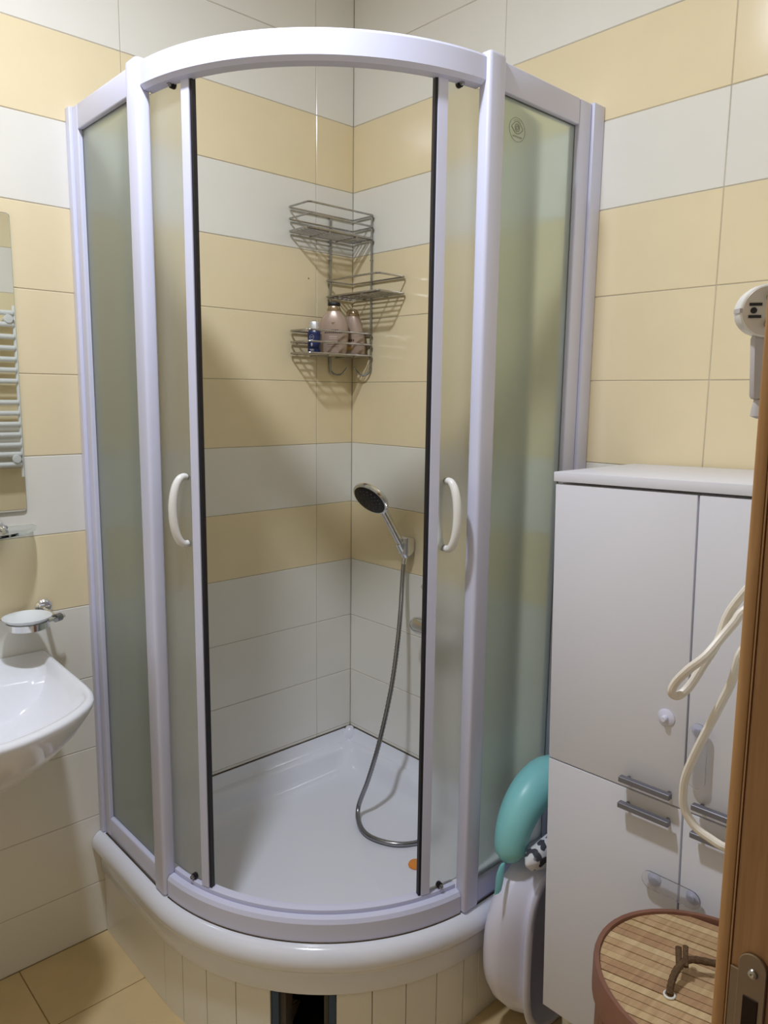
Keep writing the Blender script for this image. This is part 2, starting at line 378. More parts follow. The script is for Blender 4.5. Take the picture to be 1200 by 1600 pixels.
for side in (0, 1):
    ra = lambda a: refl_ang(a, side)
    z0, z1 = ZB+.068, ZT-.054
    door = arc_sweep([(DR-.0025, z0), (DR+.0025, z0), (DR+.0025, z1), (DR-.0025, z1)], ra(-24), ra(15.2), 24).build('sliding_door', 'door_glass', enc)
    arc_sweep([(DR-.004, z0-.001), (DR+.013, z0-.001), (DR+.013, z1+.004), (DR-.004, z1+.004)], ra(15.2), ra(17.5), 3).build('edge_profile', 'frame', door)
    arc_sweep([(DR-.001, z0-.001), (DR+.010, z0-.001), (DR+.010, z1+.003), (DR-.001, z1+.003)], ra(17.52), ra(18.15), 2).build('seal_strip', 'seal', door)
    hz0, hz1 = 1.188, 1.336
    for out in (1, -1):
        ha = math.radians(ra(12.4)); rd = Vector((-math.cos(ha), -math.sin(ha), 0)); tg = Vector((math.sin(ha), -math.cos(ha), 0))*(1 if side == 0 else -1)
        base = Vector((AX, AY, 0)) + rd*(DR+out*.0026)
        pts = [(0, hz1-.001), (.009, hz1), (.019, hz1-.006), (.028, hz1-.022), (.034, hz1-.046), (.036, (hz0+hz1)/2), (.034, hz0+.046), (.028, hz0+.022), (.019, hz0+.006), (.009, hz0), (0, hz0+.001)]
        path = smoothpath([base + rd*(d*out) - tg*(d*.14) + Vector((0, 0, z)) for d, z in pts], 4)
        n = len(path); rs = [.0072+.0022*math.sin(PI*i/(n-1)) for i in range(n)]
        MB().tube(path, rs, 12).build('handle', 'white_pl', door)
    for zz in (z0+.006, z1-.004):
        p = arc(ra(11.8), DR); d = arc(ra(11.8), DR+.012); ax = Vector((d[0]-p[0], d[1]-p[1], 0)).normalized()
        MB().lathe([(0, 0), (.005, 0), (.005, .004), (.003, .006), (0, .006)], 16, (d[0], d[1], zz), ax).build('roller_cap', 'chrome_dark', door)
        MB().lathe([(0, 0), (.007, 0), (.007, .010), (0, .010)], 16, (p[0], p[1], zz), ax).build('roller_wheel', 'black', door)
# etched emblem on the right fixed pane: ring, eye outline, pupil and a line of lettering strokes
gx, gz, gy = -.304, 2.072, -.8924
emb = MB()
ring = lambda cx, cz, rx, rz, n=40: [(cx+rx*math.cos(2*PI*i/n), gy, cz+rz*math.sin(2*PI*i/n)) for i in range(n)]
emb.tube(ring(gx, gz, .0265, .0235), .0006, 6, closed=True)
emb.tube(ring(gx, gz+.004, .0075, .0075, 24), .0010, 6, closed=True); emb.tube(ring(gx, gz+.004, .004, .004, 16), .0010, 6, closed=True)
emb.tube([(gx-.019+.038*i/16, gy, gz+.004+.0125*math.sin(PI*i/16)) for i in range(17)], .0009, 6)
emb.tube([(gx-.019+.038*i/16, gy, gz+.003-.0105*math.sin(PI*i/16)) for i in range(17)], .0011, 6)
for i in range(9):
    t = -.0145+.029*i/8
    emb.tube([(gx+t, gy, gz-.0125), (gx+t+.0012, gy, gz-.0155), (gx+t+.002, gy, gz-.0125)], .0005, 5)
for i in range(7):
    a = math.radians(55+70*i/6); emb.tube([(gx+.0195*math.cos(a), gy, gz+.0195*math.sin(a)-.001), (gx+.0215*math.cos(a), gy, gz+.0215*math.sin(a)-.001)], .0006, 5)
emb.build('etched_emblem', 'etch', glass_f[1])

# ------------------------------------------------------------------ corner wire caddy
cad = thing('wire_shower_caddy', 'three-tier chrome wire corner caddy hanging on the tiled shower corner', 'caddy', (0, 0, 0))
W = .0029
def rect_ring(along, length, depth, z, r=.012):
    a0, a1, d0, d1 = -.008, -length, -.008, -depth
    pts = []
    for (cx, cy_, s) in ((a0-r, d0-r, 0), (a1+r, d0-r, 1), (a1+r, d1+r, 2), (a0-r, d1+r, 3)):
        for k in range(5):
            t = PI/2*(s+k/4); pts.append((cx+r*math.cos(t), cy_+r*math.sin(t)))
    return [((p[0], p[1], z) if along == 'x' else (p[1], p[0], z)) for p in pts]
def shelf(along, length, depth, zbase, zr):
    sh = MB()
    sh.tube(rect_ring(along, length, depth, zbase), W, 8, closed=True)
    nb = 6
    for i in range(nb):
        d = -.008 - (depth-.008)*(i+.7)/(nb+.4)
        p = [(-.010, d, zbase-.002), (-length+.002, d, zbase-.002)]
        sh.tube([(a if along == 'x' else (a[1], a[0], a[2])) for a in p], W*.75, 6)
    for f in (.3, .7):
        p = [(-length*f, -.009, zbase-.005), (-length*f, -depth+.001, zbase-.005)]
        sh.tube([(a if along == 'x' else (a[1], a[0], a[2])) for a in p], W*.8, 6)
    o = sh.build('shelf', 'chrome_dull', cad)
    for z in zr:
        MB().tube(rect_ring(along, length, depth, z), W, 8, closed=True).build('guard_rail', 'chrome_dull', o)
    return o
shelf('x', .262, .112, 2.000, (2.036, 2.070)); shelf('y', .256, .120, 1.822, (1.871,)); shelf('x', .260, .110, 1.640, (1.674, 1.708))
for side in (0, 1):
    base = [(-.098, -.0055, 2.072), (-.098, -.0055, 1.60), (-.096, -.0075, 1.590), (-.089, -.014, 1.582), (-.078, -.022, 1.579), (-.066, -.028, 1.584), (-.057, -.031, 1.593), (-.051, -.033, 1.602)]
    if side: base = [(b[1], b[0], b[2]) for b in base]
    o = MB().tube([base[0]]+smoothpath(base[1:], 3), W*1.1, 8).build('upright', 'chrome_dull', cad)
    e = Vector(base[-1]); MB().lathe([(0, -.0035), (.0026, -.002), (.0036, 0), (.0026, .002), (0, .0035)], 10, e).build('hook_tip', 'chrome', o)
    MB().lathe([(0, 0), (.005, 0), (.005, .004), (0, .004)], 12, ((base[0][0]), base[0][1], 1.935) if not side else (base[0][0], base[0][1], 1.935)).build('weld_collar', 'chrome_dark', o)

# ------------------------------------------------------------------ bottles in the caddy
BZ = 1.6425
def place(o, x, y, z, face): o.location = (x, y, z); o.rotation_euler = (0, 0, face)
face = math.atan2(.70, .735)-PI/2      # local -y faces the camera
def stroke(mb, x0, x1, z, y, h): mb.box(x0, x1, y-.0004, y+.0004, z-h/2, z+h/2)
def surf_y(hw, hd, x, p=2.6):
    return -hd*(max(0, 1-abs(x/hw)**p))**(1/p)
def oval_body(prof, n=36, p=2.6):
    L = []
    for hw, hd, z in prof:
        l = []
        for k in range(n):
            t = 2*PI*k/n; c, s_ = math.cos(t), math.sin(t)
            l.append((hw*math.copysign(abs(c)**(2/p), c), hd*math.copysign(abs(s_)**(2/p), s_), z))
        L.append(l)
    return MB().loops(L)
def print_rows(parent, rows_, hw_at, hd_at, name='printed_lettering'):
    for (m, z, x0, x1, h, dash) in rows_:
        mb = MB(); x = x0; i = 0
        while x < x1-1e-5:
            wd = min(dash, x1-x) if dash else x1-x0
            a, b = x, x+wd*(.72 if dash else 1)
            nseg = max(1, int((b-a)/.006)+1)
            vs = []
            for k in range(nseg+1):
                xx = a+(b-a)*k/nseg; yy = surf_y(hw_at(z), hd_at(z), xx)-.0008
                vs += [(xx, yy, z-h/2*(1 if not dash or i % 3 else .6)), (xx, yy, z+h/2), (xx, yy+.0008, z+h/2), (xx, yy+.0008, z-h/2)]
            fs = []
            for k in range(nseg):
                o = 4*k; q = o+4
                fs += [(o, o+1, q+1, q), (o+1, o+2, q+2, q+1), (o+2, o+3, q+3, q+2), (o+3, o, q, q+3)]
            fs += [(0, 1, 2, 3), (4*nseg+3, 4*nseg+2, 4*nseg+1, 4*nseg)]
            mb.add(vs, fs); x += wd; i += 1
        mb.build(name, m, parent)
# large rose bottle
b1 = thing('shampoo_bottle', 'large rose-beige shampoo bottle with black cap in the caddy basket', 'bottle'); place(b1, -.128, -.062, BZ, face)
prof1 = [(.036, .018, 0), (.039, .021, .002), (.0405, .0225, .012), (.0445, .024, .045), (.0455, .0245, .070), (.0445, .024, .090), (.040, .0225, .106), (.032, .020, .119), (.0245, .018, .127), (.0215, .017, .130)]
bb = oval_body(prof1).build('bottle_body', 'pinkb', b1)
oval_body([(.0215, .017, .1301), (.0212, .017, .136), (.018, .0165, .144), (.0165, .0155, .146)]).build('gold_collar', 'goldb', b1)
oval_body([(.0165, .015, .1461), (.0195, .016, .148), (.0200, .0162, .152), (.018, .015, .157), (.010, .009, .159)]).build('cap', 'black', b1)
def interp(prof, i): return lambda z: (lambda: next((a[i]+(b[i]-a[i])*(z-a[2])/(b[2]-a[2]) for a, b in zip(prof[:-1], prof[1:]) if a[2] <= z <= b[2]), prof[-1][i]))()
print_rows(bb, [('print_dark', .072, -.022, .018, .0026, .005), ('print_dark', .064, -.026, .030, .0036, .0062), ('print_pale', .052, -.012, .012, .0022, 0), ('print_pale', .046, -.012, .012, .0016, 0), ('print_dark', .036, -.020, .020, .0014, .003), ('print_dark', .028, -.018, .020, .0014, .003), ('print_dark', .021, -.018, .016, .0012, .003)], interp(prof1, 0), interp(prof1, 1))
hm = MB()
hp = [(0, -.004), (-.004, .0005), (-.0042, .0032), (-.002, .0038), (0, .0018), (.003, .0036), (.006, .0042), (.0035, .001)]
hv = [(x, surf_y(.0435, .0236, x)-.0016, .092+z) for x, z in hp]
hm.add([(a[0], a[1], a[2]) for a in hv]+[(a[0], a[1]+.001, a[2]) for a in hv], [tuple(range(8)), tuple(range(15, 7, -1))]+[(k, (k+1) % 8, 8+(k+1) % 8, 8+k) for k in range(8)])
hm.build('heart_emblem', 'goldb', bb)
# second bottle, gold rounded top
b2 = thing('shampoo_bottle', 'slimmer rose-beige bottle with rounded gold-brown cap standing in the caddy corner', 'bottle'); place(b2, -.050, -.060, BZ, face-.15)
prof2 = [(.038, .018, 0), (.041, .020, .003), (.0415, .0215, .03), (.0400, .0215, .055), (.036, .021, .075), (.030, .0195, .095), (.024, .018, .112), (.0205, .0165, .120)]
bb2 = oval_body(prof2).build('bottle_body', 'pinkb', b2)
oval_body([(.0205, .0165, .1201), (.0205, .0165, .126), (.019, .0155, .134), (.014, .012, .141), (.006, .005, .1445)]).build('cap', 'goldb', b2)
print_rows(bb2, [('print_dark', .074, -.018, -.002, .002, .004), ('print_dark', .067, -.018, .010, .0034, .006), ('print_dark', .045, -.014, .012, .006, .007), ('print_gold', .020, -.022, .006, .011, 0)], interp(prof2, 0), interp(prof2, 1))
# small navy bottle
b3 = thing('shower_gel_bottle', 'small navy blue bottle with silver cap at the left end of the caddy basket', 'bottle'); place(b3, -.203, -.058, BZ, face)
prof3 = [(.018, .0125, 0), (.0195, .0135, .002), (.0198, .0138, .03), (.0198, .0138, .058), (.018, .0125, .066), (.0165, .0115, .068)]
bb3 = oval_body(prof3).build('bottle_body', 'navy', b3)
oval_body([(.0155, .011, .0681), (.0155, .011, .090), (.014, .010, .093), (.008, .006, .0935)]).build('cap', 'silver', b3)
print_rows(bb3, [('print_pale', .047, -.010, -.001, .0018, .0024), ('print_pale', .010, -.012, .001, .0022, .003), ('print_pale', .0065, -.010, .001, .0016, .003)], interp(prof3, 0), interp(prof3, 1))
MB().tube([(-.0055+.0068*math.cos(2*PI*i/24), surf_y(.0198, .0138, -.0055+.0068*math.cos(2*PI*i/24))-.0004, .047+.0068*math.sin(2*PI*i/24)) for i in range(24)], .0005, 6, closed=True).build('round_emblem', 'pad', bb3)
MB().lathe([(0, 0), (.0030, .0002), (.0026, .0008), (0, .001)], 16, (-.0055, surf_y(.0198, .0138, -.0055)-.0002, .024), (0, -1, 0), sx=1, sy=2.0, xdir=(1, 0, 0)).build('drop_emblem', 'pad', bb3)

# ------------------------------------------------------------------ hand shower, holder, hose, mixer
HC = Vector((-.145, -.264, 1.208)); HN = Vector((-.78, -.095, -.61)).normalized()
HE = Vector((-.034, -.292, 1.044))
hs = thing('hand_shower', 'chrome hand shower with dark spray face leaning in its wall holder', 'shower head')
up_in = (HC-HE); up_in = (up_in - HN*up_in.dot(HN)).normalized()
MB().lathe([(0, -.026), (.018, -.025), (.040, -.018), (.056, -.008), (.061, 0), (.061, .006), (.0575, .0095), (.054, .010), (.054, .006), (0, .006)], 40, HC, HN).build('head_shell', 'chrome', hs)
fc = MB().lathe([(0, .006), (.0535, .006), (.0535, .0105), (.050, .0125), (0, .0135)], 40, HC, HN).build('spray_face', 'black', hs)
nz = MB(); u = HN.orthogonal().normalized(); v = HN.cross(u)
for rr, cnt in ((.014, 6), (.027, 12), (.040, 18)):
    for k in range(cnt):
        a = 2*PI*k/cnt; nz.lathe([(.0022, 0), (.0018, .0028), (0, .0034)], 6, HC+HN*.0122+(u*math.cos(a)+v*math.sin(a))*rr, HN)
nz.build('nozzles', 'cab_dark', fc)['kind'] = 'stuff'
h0 = HC - up_in*.040 - HN*.012
hd = MB(); hp_ = smoothpath([HC - up_in*.02 - HN*.016, h0, h0.lerp(HE, .4), h0.lerp(HE, .75), HE, HE + (HE-h0).normalized()*.03], 5)
hd.tube(hp_, [.019-.0062*min(1, i/8)+.001*max(0, (i-12)/12) for i in range(len(hp_))], 16)
hd.build('grip', 'chrome', hs)
hold = thing('shower_holder', 'chrome wall bracket gripping the hand shower', 'bracket')
MB().lathe([(0, 0), (.022, 0), (.022, .004), (.018, .007), (0, .007)], 28, (-.0004, -.288, 1.050), (-1, 0, 0)).build('rosette', 'chrome', hold)
bl = [[(x, -.299-hw, zc-hz), (x, -.299+hw, zc-hz), (x, -.299+hw, zc+hz), (x, -.299-hw, zc+hz)] for x, hw, zc, hz in ((-.006, .014, 1.052, .018), (-.02, .018, 1.052, .026), (-.038, .019, 1.052, .029), (-.046, .016, 1.052, .025))]
MB().loops(bl).build('bracket_block', 'chrome', hold, auto=20)
ax = (HE-h0).normalized()
MB().lathe([(.0145, -.024), (.0185, -.024), (.0175, .026), (.0125, .026), (.0145, -.024)], 24, HE+ax*.002, ax).build('cone_clip', 'chrome', hold)
hose_pts = [(-.027, -.292, 1.014), (-.036, -.296, 0.975), (-.05, -.306, .916), (-.072, -.324, .852), (-.10, -.342, .763), (-.145, -.364, .634), (-.2, -.375, .486), (-.235, -.365, .371), (-.258, -.346, .280), (-.291, -.391, .2535), (-.304, -.454, .2505), (-.274, -.527, .2505), (-.212, -.565, .2505), (-.15, -.57, .268), (-.10, -.545, .33), (-.075, -.50, .45), (-.068, -.475, .60), (-.066, -.47, .74), (-.066, -.47, .79)]
hpth = smoothpath(hose_pts, 26)
hose = thing('shower_hose', 'ribbed grey metal shower hose hanging down and looping over the tray', 'hose')
MB().tube(hpth, [.0078 if i % 2 else .0066 for i in range(len(hpth))], 10).build('ribbed_hose', 'chrome_dark', hose, auto=80)
MB().tube([Vector((-.026, -.2915, 1.020)), Vector((-.032, -.2945, .992))], [.0115, .0088], 14).build('hose_nut', 'chrome', hose)
MB().tube([(-.066, -.47, .795), (-.066, -.47, .762)], [.0115, .0088], 14).build('hose_nut', 'chrome', hose)
mx = thing('shower_mixer', 'chrome single lever shower mixer on the right wall behind the door', 'mixer tap')
MB().lathe([(0, 0), (.016, .002), (.023, .010), (.027, .026), (.026, .13), (.022, .148), (.016, .158), (0, .16)], 28, (-.066, -.372, .825), (0, -1, 0)).build('mixer_body', 'chrome', mx)
for yy in (-.405, -.530):
    MB().lathe([(0, 0), (.032, 0), (.032, .006), (.014, .016), (.013, .05), (0, .05)], 28, (-.0004, yy, .825), (-1, 0, 0)).build('wall_union', 'chrome', mx)
MB().tube(smoothpath([(-.066, -.468, .845), (-.070, -.468, .875), (-.085, -.455, .905), (-.075, -.435, .935), (-.064, -.412, .950)], 5), [.018]*5+[.014]*5+[.010]*5+[.0075]*6, 14).build('lever', 'chrome', mx)
tag(MB().lathe([(0, 0), (.020, 0), (.022, .003), (.020, .007), (.010, .009), (0, .009)], 28, (-.292, -.628, .2425)).build('orange_disc', 'orange'), 'small round orange disc lying on the shower tray floor', 'disc')

# ------------------------------------------------------------------ tall white cabinet
CT = .026
cabR = dict(loc=(-.001, -1.0826, 0), rot=(-CT, 0, 0))
def loc_c(y, z): return (y+1.0826-z*CT, z+(y+1.0826)*CT)      # world (y,z) -> cabinet local
cabn = thing('bathroom_cabinet', 'tall white cabinet with four doors beside the shower', 'cabinet', cabR['loc'], cabR['rot'])
CW, CD, CH, CB = .607, .33, 1.362, .142
MB().box(-CD+.020, -.012, -CW+.002, -.002, CB, CH-.0225, .001, 1).build('carcass', 'white_lam', cabn)
MB().box(-CD-.004, -.010, -CW, .002, CH-.018, CH+.002, .0012, 2).build('top_panel', 'white_lam', cabn)
SEAM = .738
for (y0, y1) in ((-.3020, -.0005), (-CW+.0005, -.3055)):
    for (z0, z1) in ((CB-.002, SEAM-.0015), (SEAM+.0015, CH-.0235)):
        d = MB().box(-CD, -CD+.018, y0, y1, z0, z1, .0015, 2).build('door', 'white_lam', cabn)
        hzc = .763 if z0 > .5 else .709
        hy0 = -.182 if y0 > -.4 else -.330
        MB().box(-CD-.026, -CD-.013, hy0-.106, hy0, hzc-.004, hzc+.007, .0008, 1).build('handle', 'handle_grey', d)
        for k in (.008, .092): MB().box(-CD-.016, -CD-.0003, hy0-k-.006, hy0-k, hzc-.003, hzc+.003, .0005, 1).build('handle_post', 'chrome_dark', d)
for yy in (-.04, -CW+.04):
    for xx in (-CD+.05, -.05):
        MB().lathe([(0, 0), (.016, 0), (.014, .02), (.018, CB-.006), (0, CB-.006)], 18, (xx, yy, .006 if yy > -.3 else -.006)).build('leg', 'white_pl', cabn)
def on_cab(name, label, cat): return thing(name, label, cat, cabR['loc'], cabR['rot'])
y, z = loc_c(-1.322, .916)
hk = on_cab('suction_hook', 'round lavender-white suction disc with small knob on the upper left cabinet door', 'hook')
MB().lathe([(0, 0), (.0165, 0), (.017, .0015), (.013, .004), (0, .0055)], 30, (-CD-.0003, y, z), (-1, 0, 0)).build('suction_disc', 'lav_pl', hk)
MB().lathe([(0, .005), (.006, .005), (.006, .012), (.0045, .014), (0, .014)], 18, (-CD-.0003, y, z), (-1, 0, 0)).build('knob', 'lav_pl', hk)
def stadium(cy_, cz, L, r, vert, n=14):
    P = []
    for k in range(n+1):
        t = PI*k/n; P.append((r*math.cos(t), L/2-r+r*math.sin(t)))
    for k in range(n+1):
        t = PI+PI*k/n; P.append((r*math.cos(t), -L/2+r+r*math.sin(t)))
    return [((cy_+a, cz+b) if vert else (cy_+b, cz+a)) for a, b in P]
def strap(parent, cy_, cz, L, r, vert, x0, x1):
    S = stadium(cy_, cz, L, r, vert); S2 = stadium(cy_, cz, L-.004, r-.002, vert)
    MB().loops([[(x0, a, b) for a, b in S], [(x1+.001, a, b) for a, b in S], [(x1, a, b) for a, b in S2]]).build('clear_strap', 'clear_pl', parent, auto=50)
def pad(parent, y, z, x0, r=.013):
    MB().lathe([(0, 0), (r, 0), (r*1.02, .0015), (r*.6, .004), (r*.45, .0045), (r*.45, .010), (0, .011)], 24, (x0, y, z), (-1, 0, 0)).build('suction_pad', 'pad', parent)
y, z = loc_c(-1.392, .868)
l1 = on_cab('child_safety_latch', 'clear plastic child latch strap hanging upright on the upper right cabinet door', 'latch')
pad(l1, y+.004, z+.043, -CD-.0003); strap(l1, y, z, .125, .017, True, -CD-.0125, -CD-.0165)
y, z = loc_c(-1.361, .584)
l2 = on_cab('child_safety_latch', 'clear plastic child latch strap spanning the two lower cabinet doors', 'latch')
pad(l2, y+.038, z-.003, -CD-.0003); pad(l2, y-.038, z-.003, -CD-.0003); strap(l2, y, z, .118, .018, False, -CD-.0125, -CD-.0165)

# ------------------------------------------------------------------ white tub standing in the gap, teal ring on top
tub = thing('plastic_wash_tub', 'white plastic baby wash tub standing on edge between shower and cabinet', 'tub', (-.20, -.99, 0))
def tub_loop(y, hx, z0, z1, cx, p=2.5, n=56):
    P = []
    cz, hz = (z0+z1)/2, (z1-z0)/2
    for k in range(n):
        t = 2*PI*k/n; c, s_ = math.cos(t), math.sin(t)
        P.append((cx+hx*math.copysign(abs(c)**(2/p), c), y, cz+hz*math.copysign(abs(s_)**(2/p), s_)))
    return P
TL = [(-.0500, .150, .012, .420, .02, 3.2), (-.0540, .152, .008, .424, .02, 3.2), (-.0540, .168, .003, .432, .02, 3.2), (-.0480, .172, .001, .436, .02, 3.2), (-.0430, .168, .003, .434, .02, 3.2), (-.040, .162, .008, .430, .02, 3.2),
      (-.030, .172, .020, .434, .012), (-.010, .194, .035, .440, .0), (.015, .206, .048, .440, .0), (.035, .198, .060, .430, .0), (.046, .172, .08, .41, .0), (.050, .13, .12, .36, .0)]
MB().loops([tub_loop(*t) for t in TL], cap0=False, cap1=True).build('tub_shell', 'lav_pl', tub, auto=60)
MB().loops([tub_loop(-.0500, .150, .012, .420, .02, 3.2), tub_loop(-.02, .165, .035, .42, .01), tub_loop(.02, .185, .06, .41, 0), tub_loop(.042, .14, .10, .37, 0)], cap0=False, cap1=True).build('tub_inside', 'lav_pl', tub, auto=60)
ringt = thing('bath_ring', 'teal vinyl inflatable bath ring lying on the white tub', 'bath toy', (-.205, -.971, .485))
def crescent(c, R, a0, a1, r, n=30, sq=1.0):
    pts = []; rs = []
    for i in range(n+1):
        t = i/n; a = math.radians(a0+(a1-a0)*t)
        pts.append(Vector((c[0]+R*math.cos(a), c[1], c[2]+R*math.sin(a)*sq))); e = min(t, 1-t)
        rs.append(r*(1-.36*max(0, (t-.45)/.55))*min(1, math.sqrt(max(0, 1-(1-min(1, e/.10))**2))+.03))
    return pts, rs
pts, rs = crescent((0, 0, -.01), .126, 10, 194, .054)
MB().tube(pts, rs, 18).build('ring_body', 'teal', ringt, auto=80)
# valve tab hanging at the left
tabp = smoothpath([(-.160, -.006, -.030), (-.176, -.012, -.042), (-.186, -.018, -.060), (-.196, -.022, -.078)], 5)
L = []
for i, q in enumerate(tabp):
    wv = .012+.003*math.sin(i/len(tabp)*PI); L.append([q+Vector((-wv, 0, 0)), q+Vector((0, -.003, .0)), q+Vector((wv, 0, 0)), q+Vector((0, .003, 0))])
MB().loops(L).build('tab', 'teal', ringt, auto=80)
# printed fabric bundle inside the ring
pm = bpy.data.materials.new('black_white_print'); pm.use_nodes = True
nt = pm.node_tree; bs = nt.nodes['Principled BSDF']; bs.inputs['Roughness'].default_value = .7
tcn = nt.nodes.new('ShaderNodeTexCoord'); nn = nt.nodes.new('ShaderNodeTexNoise'); nn.inputs['Scale'].default_value = 42; nn.inputs['Detail'].default_value = 1
rp = nt.nodes.new('ShaderNodeValToRGB'); rp.color_ramp.elements[0].position = .43; rp.color_ramp.elements[1].position = .47
rp.color_ramp.elements[0].color = srgb(62, 62, 74); rp.color_ramp.elements[1].color = srgb(214, 214, 220)
nt.links.new(tcn.outputs['Object'], nn.inputs['Vector']); nt.links.new(nn.outputs['Fac'], rp.inputs['Fac']); nt.links.new(rp.outputs['Color'], bs.inputs['Base Color'])
L = []
for i in range(9):
    t = i/8; r = .034*math.sqrt(max(0.02, 1-(2*t-1)**2)); row = []
    for k in range(20):
        a = 2*PI*k/20; q = 1+.10*math.sin(3*a+5*t)+.05*math.sin(7*a)
        row.append((-.110+.14*t, -.028+r*q*.75*math.cos(a), .009+.010*t+r*q*math.sin(a)*.9))
    L.append(row)
tag(MB().loops(L).build('printed_cloth', pm, auto=80), 'crumpled black and white printed cloth tucked inside the teal ring', 'cloth').location = (-.244, -1.006, .466)

# ------------------------------------------------------------------ bamboo laundry basket
bk = thing('laundry_basket', 'round bamboo laundry basket with slatted lid and brown cord handle', 'basket', (-.54, -1.540, 0))
BRx, BRy, BH = .174, .198, .590
def ell(r, z, n=56): return [(r*BRx*math.cos(2*PI*k/n), r*BRy*math.sin(2*PI*k/n), z) for k in range(n)]
nsl = 56; ns_mesh = None
for k in range(nsl):
    a = 2*PI*k/nsl; x, y = .945*BRx*math.cos(a), .945*BRy*math.sin(a)
    if ns_mesh is None:
        o = MB().box(-.003, .003, -.0095, .0095, .01, BH-.018, .001, 1).build('stave', 'bam_rim', bk); ns_mesh = o.data
    else: o = link('stave', ns_mesh, bk)
    o.location = (x, y, 0); o.rotation_euler = (0, 0, math.atan2(y/BRy**2, x/BRx**2))
MB().loops([ell(.90, .012), ell(.925, .012), ell(.925, BH-.02), ell(.90, BH-.02), ell(.90, .012)], False, False).build('lining', 'bam_rim', bk)
MB().loops([ell(.90, 0), ell(.985, 0), ell(.985, .03), ell(.90, .03), ell(.90, 0)], False, False).build('base_hoop', 'bam_rim', bk)
MB().loops([ell(.955, BH-.045), ell(1.0, BH-.045), ell(1.0, BH+.006), ell(.992, BH+.011), ell(.953, BH+.011), ell(.947, BH+.006), ell(.955, BH-.045)], False, False, smooth=True).build('lid_rim', 'bam_rim', bk, auto=40)
lid = MB().loops([ell(.95, BH-.012), ell(.95, BH-.002)]).build('lid_board', 'bam_rim', bk)
dirv = Vector((.25, -.968, 0)).normalized(); per = Vector((dirv.y*-1, dirv.x, 0)); pitch = .0165
i = 0; s_ = -.19
while s_ < .19:
    smid = s_+pitch/2; ends = []
    # chord of the ellipse at both edges of the slat
    def chord(s0):
        p = per*s0; A = (dirv.x/BRx)**2+(dirv.y/BRy)**2; Bq = 2*(p.x*dirv.x/BRx**2+p.y*dirv.y/BRy**2); Cq = (p.x/BRx)**2+(p.y/BRy)**2-.945**2
        D = Bq*Bq-4*A*Cq
        if D <= 0: return None
        return ((-Bq-math.sqrt(D))/(2*A), (-Bq+math.sqrt(D))/(2*A))
    e0, e1 = chord(s_+.0008), chord(s_+pitch-.0008)
    if e0 and e1:
        q = [per*(s_+.0008)+dirv*e0[0], per*(s_+.0008)+dirv*e0[1], per*(s_+pitch-.0008)+dirv*e1[1], per*(s_+pitch-.0008)+dirv*e1[0]]
        zt = BH+.0065+random.uniform(-.0008, .0008)
        ctr = sum(q, Vector((0, 0, 0)))/4
        top = [Vector((a.x, a.y, zt)) + (ctr-a).normalized()*.0008 for a in q]
        MB().loops([[(a.x, a.y, BH-.001) for a in q], [(a.x, a.y, zt-.0008) for a in q], top]).build('slat', BAM[(i*7+i//3) % 4], lid)
    s_ += pitch; i += 1
hcp = smoothpath([(-.069, .048, BH+.010), (-.058, .051, BH+.022), (-.041, .053, BH+.030), (-.021, .052, BH+.034), (-.001, .045, BH+.034), (.023, .018, BH+.030), (.05, -.01, BH+.022), (.07, -.03, BH+.012)], 5)
hcord = MB().tube(hcp, [.0060 if j % 2 else .0053 for j in range(len(hcp))], 10).build('cord_handle', 'cord', bk)
MB().tube(smoothpath([(-.030, .053, BH+.030), (-.018, .060, BH+.036), (-.004, .068, BH+.044)], 4), .0050, 10).build('cord_knot', 'cord', hcord)
MB().tube(smoothpath([(-.022, .046, BH+.032), (-.008, .054, BH+.040), (.004, .060, BH+.046)], 4), .0044, 10).build('cord_knot', 'cord', hcord)
MB().tube([(-.069+.0078*math.cos(2*PI*k/20), .048+.0078*math.sin(2*PI*k/20), BH+.0085) for k in range(20)], .0018, 8, closed=True).build('eyelet', 'white_pl', lid)

# ------------------------------------------------------------------ washbasin
wb = thing('washbasin', 'white ceramic wall-hung washbasin at the left edge', 'washbasin', (-1.31, 0, 0))
half = [(0, -.515), (.06, -.512), (.12, -.495), (.172, -.470), (.215, -.438), (.246, -.405), (.262, -.370), (.270, -.33), (.273, -.27), (.276, -.18), (.279, -.09), (.281, -.012)]
half = [(p.x, p.y) for p in smoothpath([(a, b, 0) for a, b in half], 4)]
outl = [(-a, b) for a, b in half[::-1]] + half[1:]
def wb_loop(s, z, cx=0.0, cyy=-.27, wall=None, sy=None):
    sy = sy or s; P = []
    for a, b in outl:
        yy = cyy+(b-cyy)*sy
        P.append((cx+a*s, min(-.001, yy), z))
    # close along the back with a straight run
    A, B = P[-1], P[0]
    for k in range(1, 12): P.append((A[0]+(B[0]-A[0])*k/12, A[1]+(B[1]-A[1])*k/12, z))
    return P
def wb_shift(s, z, front, back):      # outline squeezed between y = front and y = back
    P = []
    base = wb_loop(1.0, z)
    y0, y1 = -.515, -.012
    return [(p[0]*s, back+(p[1]-y1)/(y0-y1)*(front-back), z) for p in base]
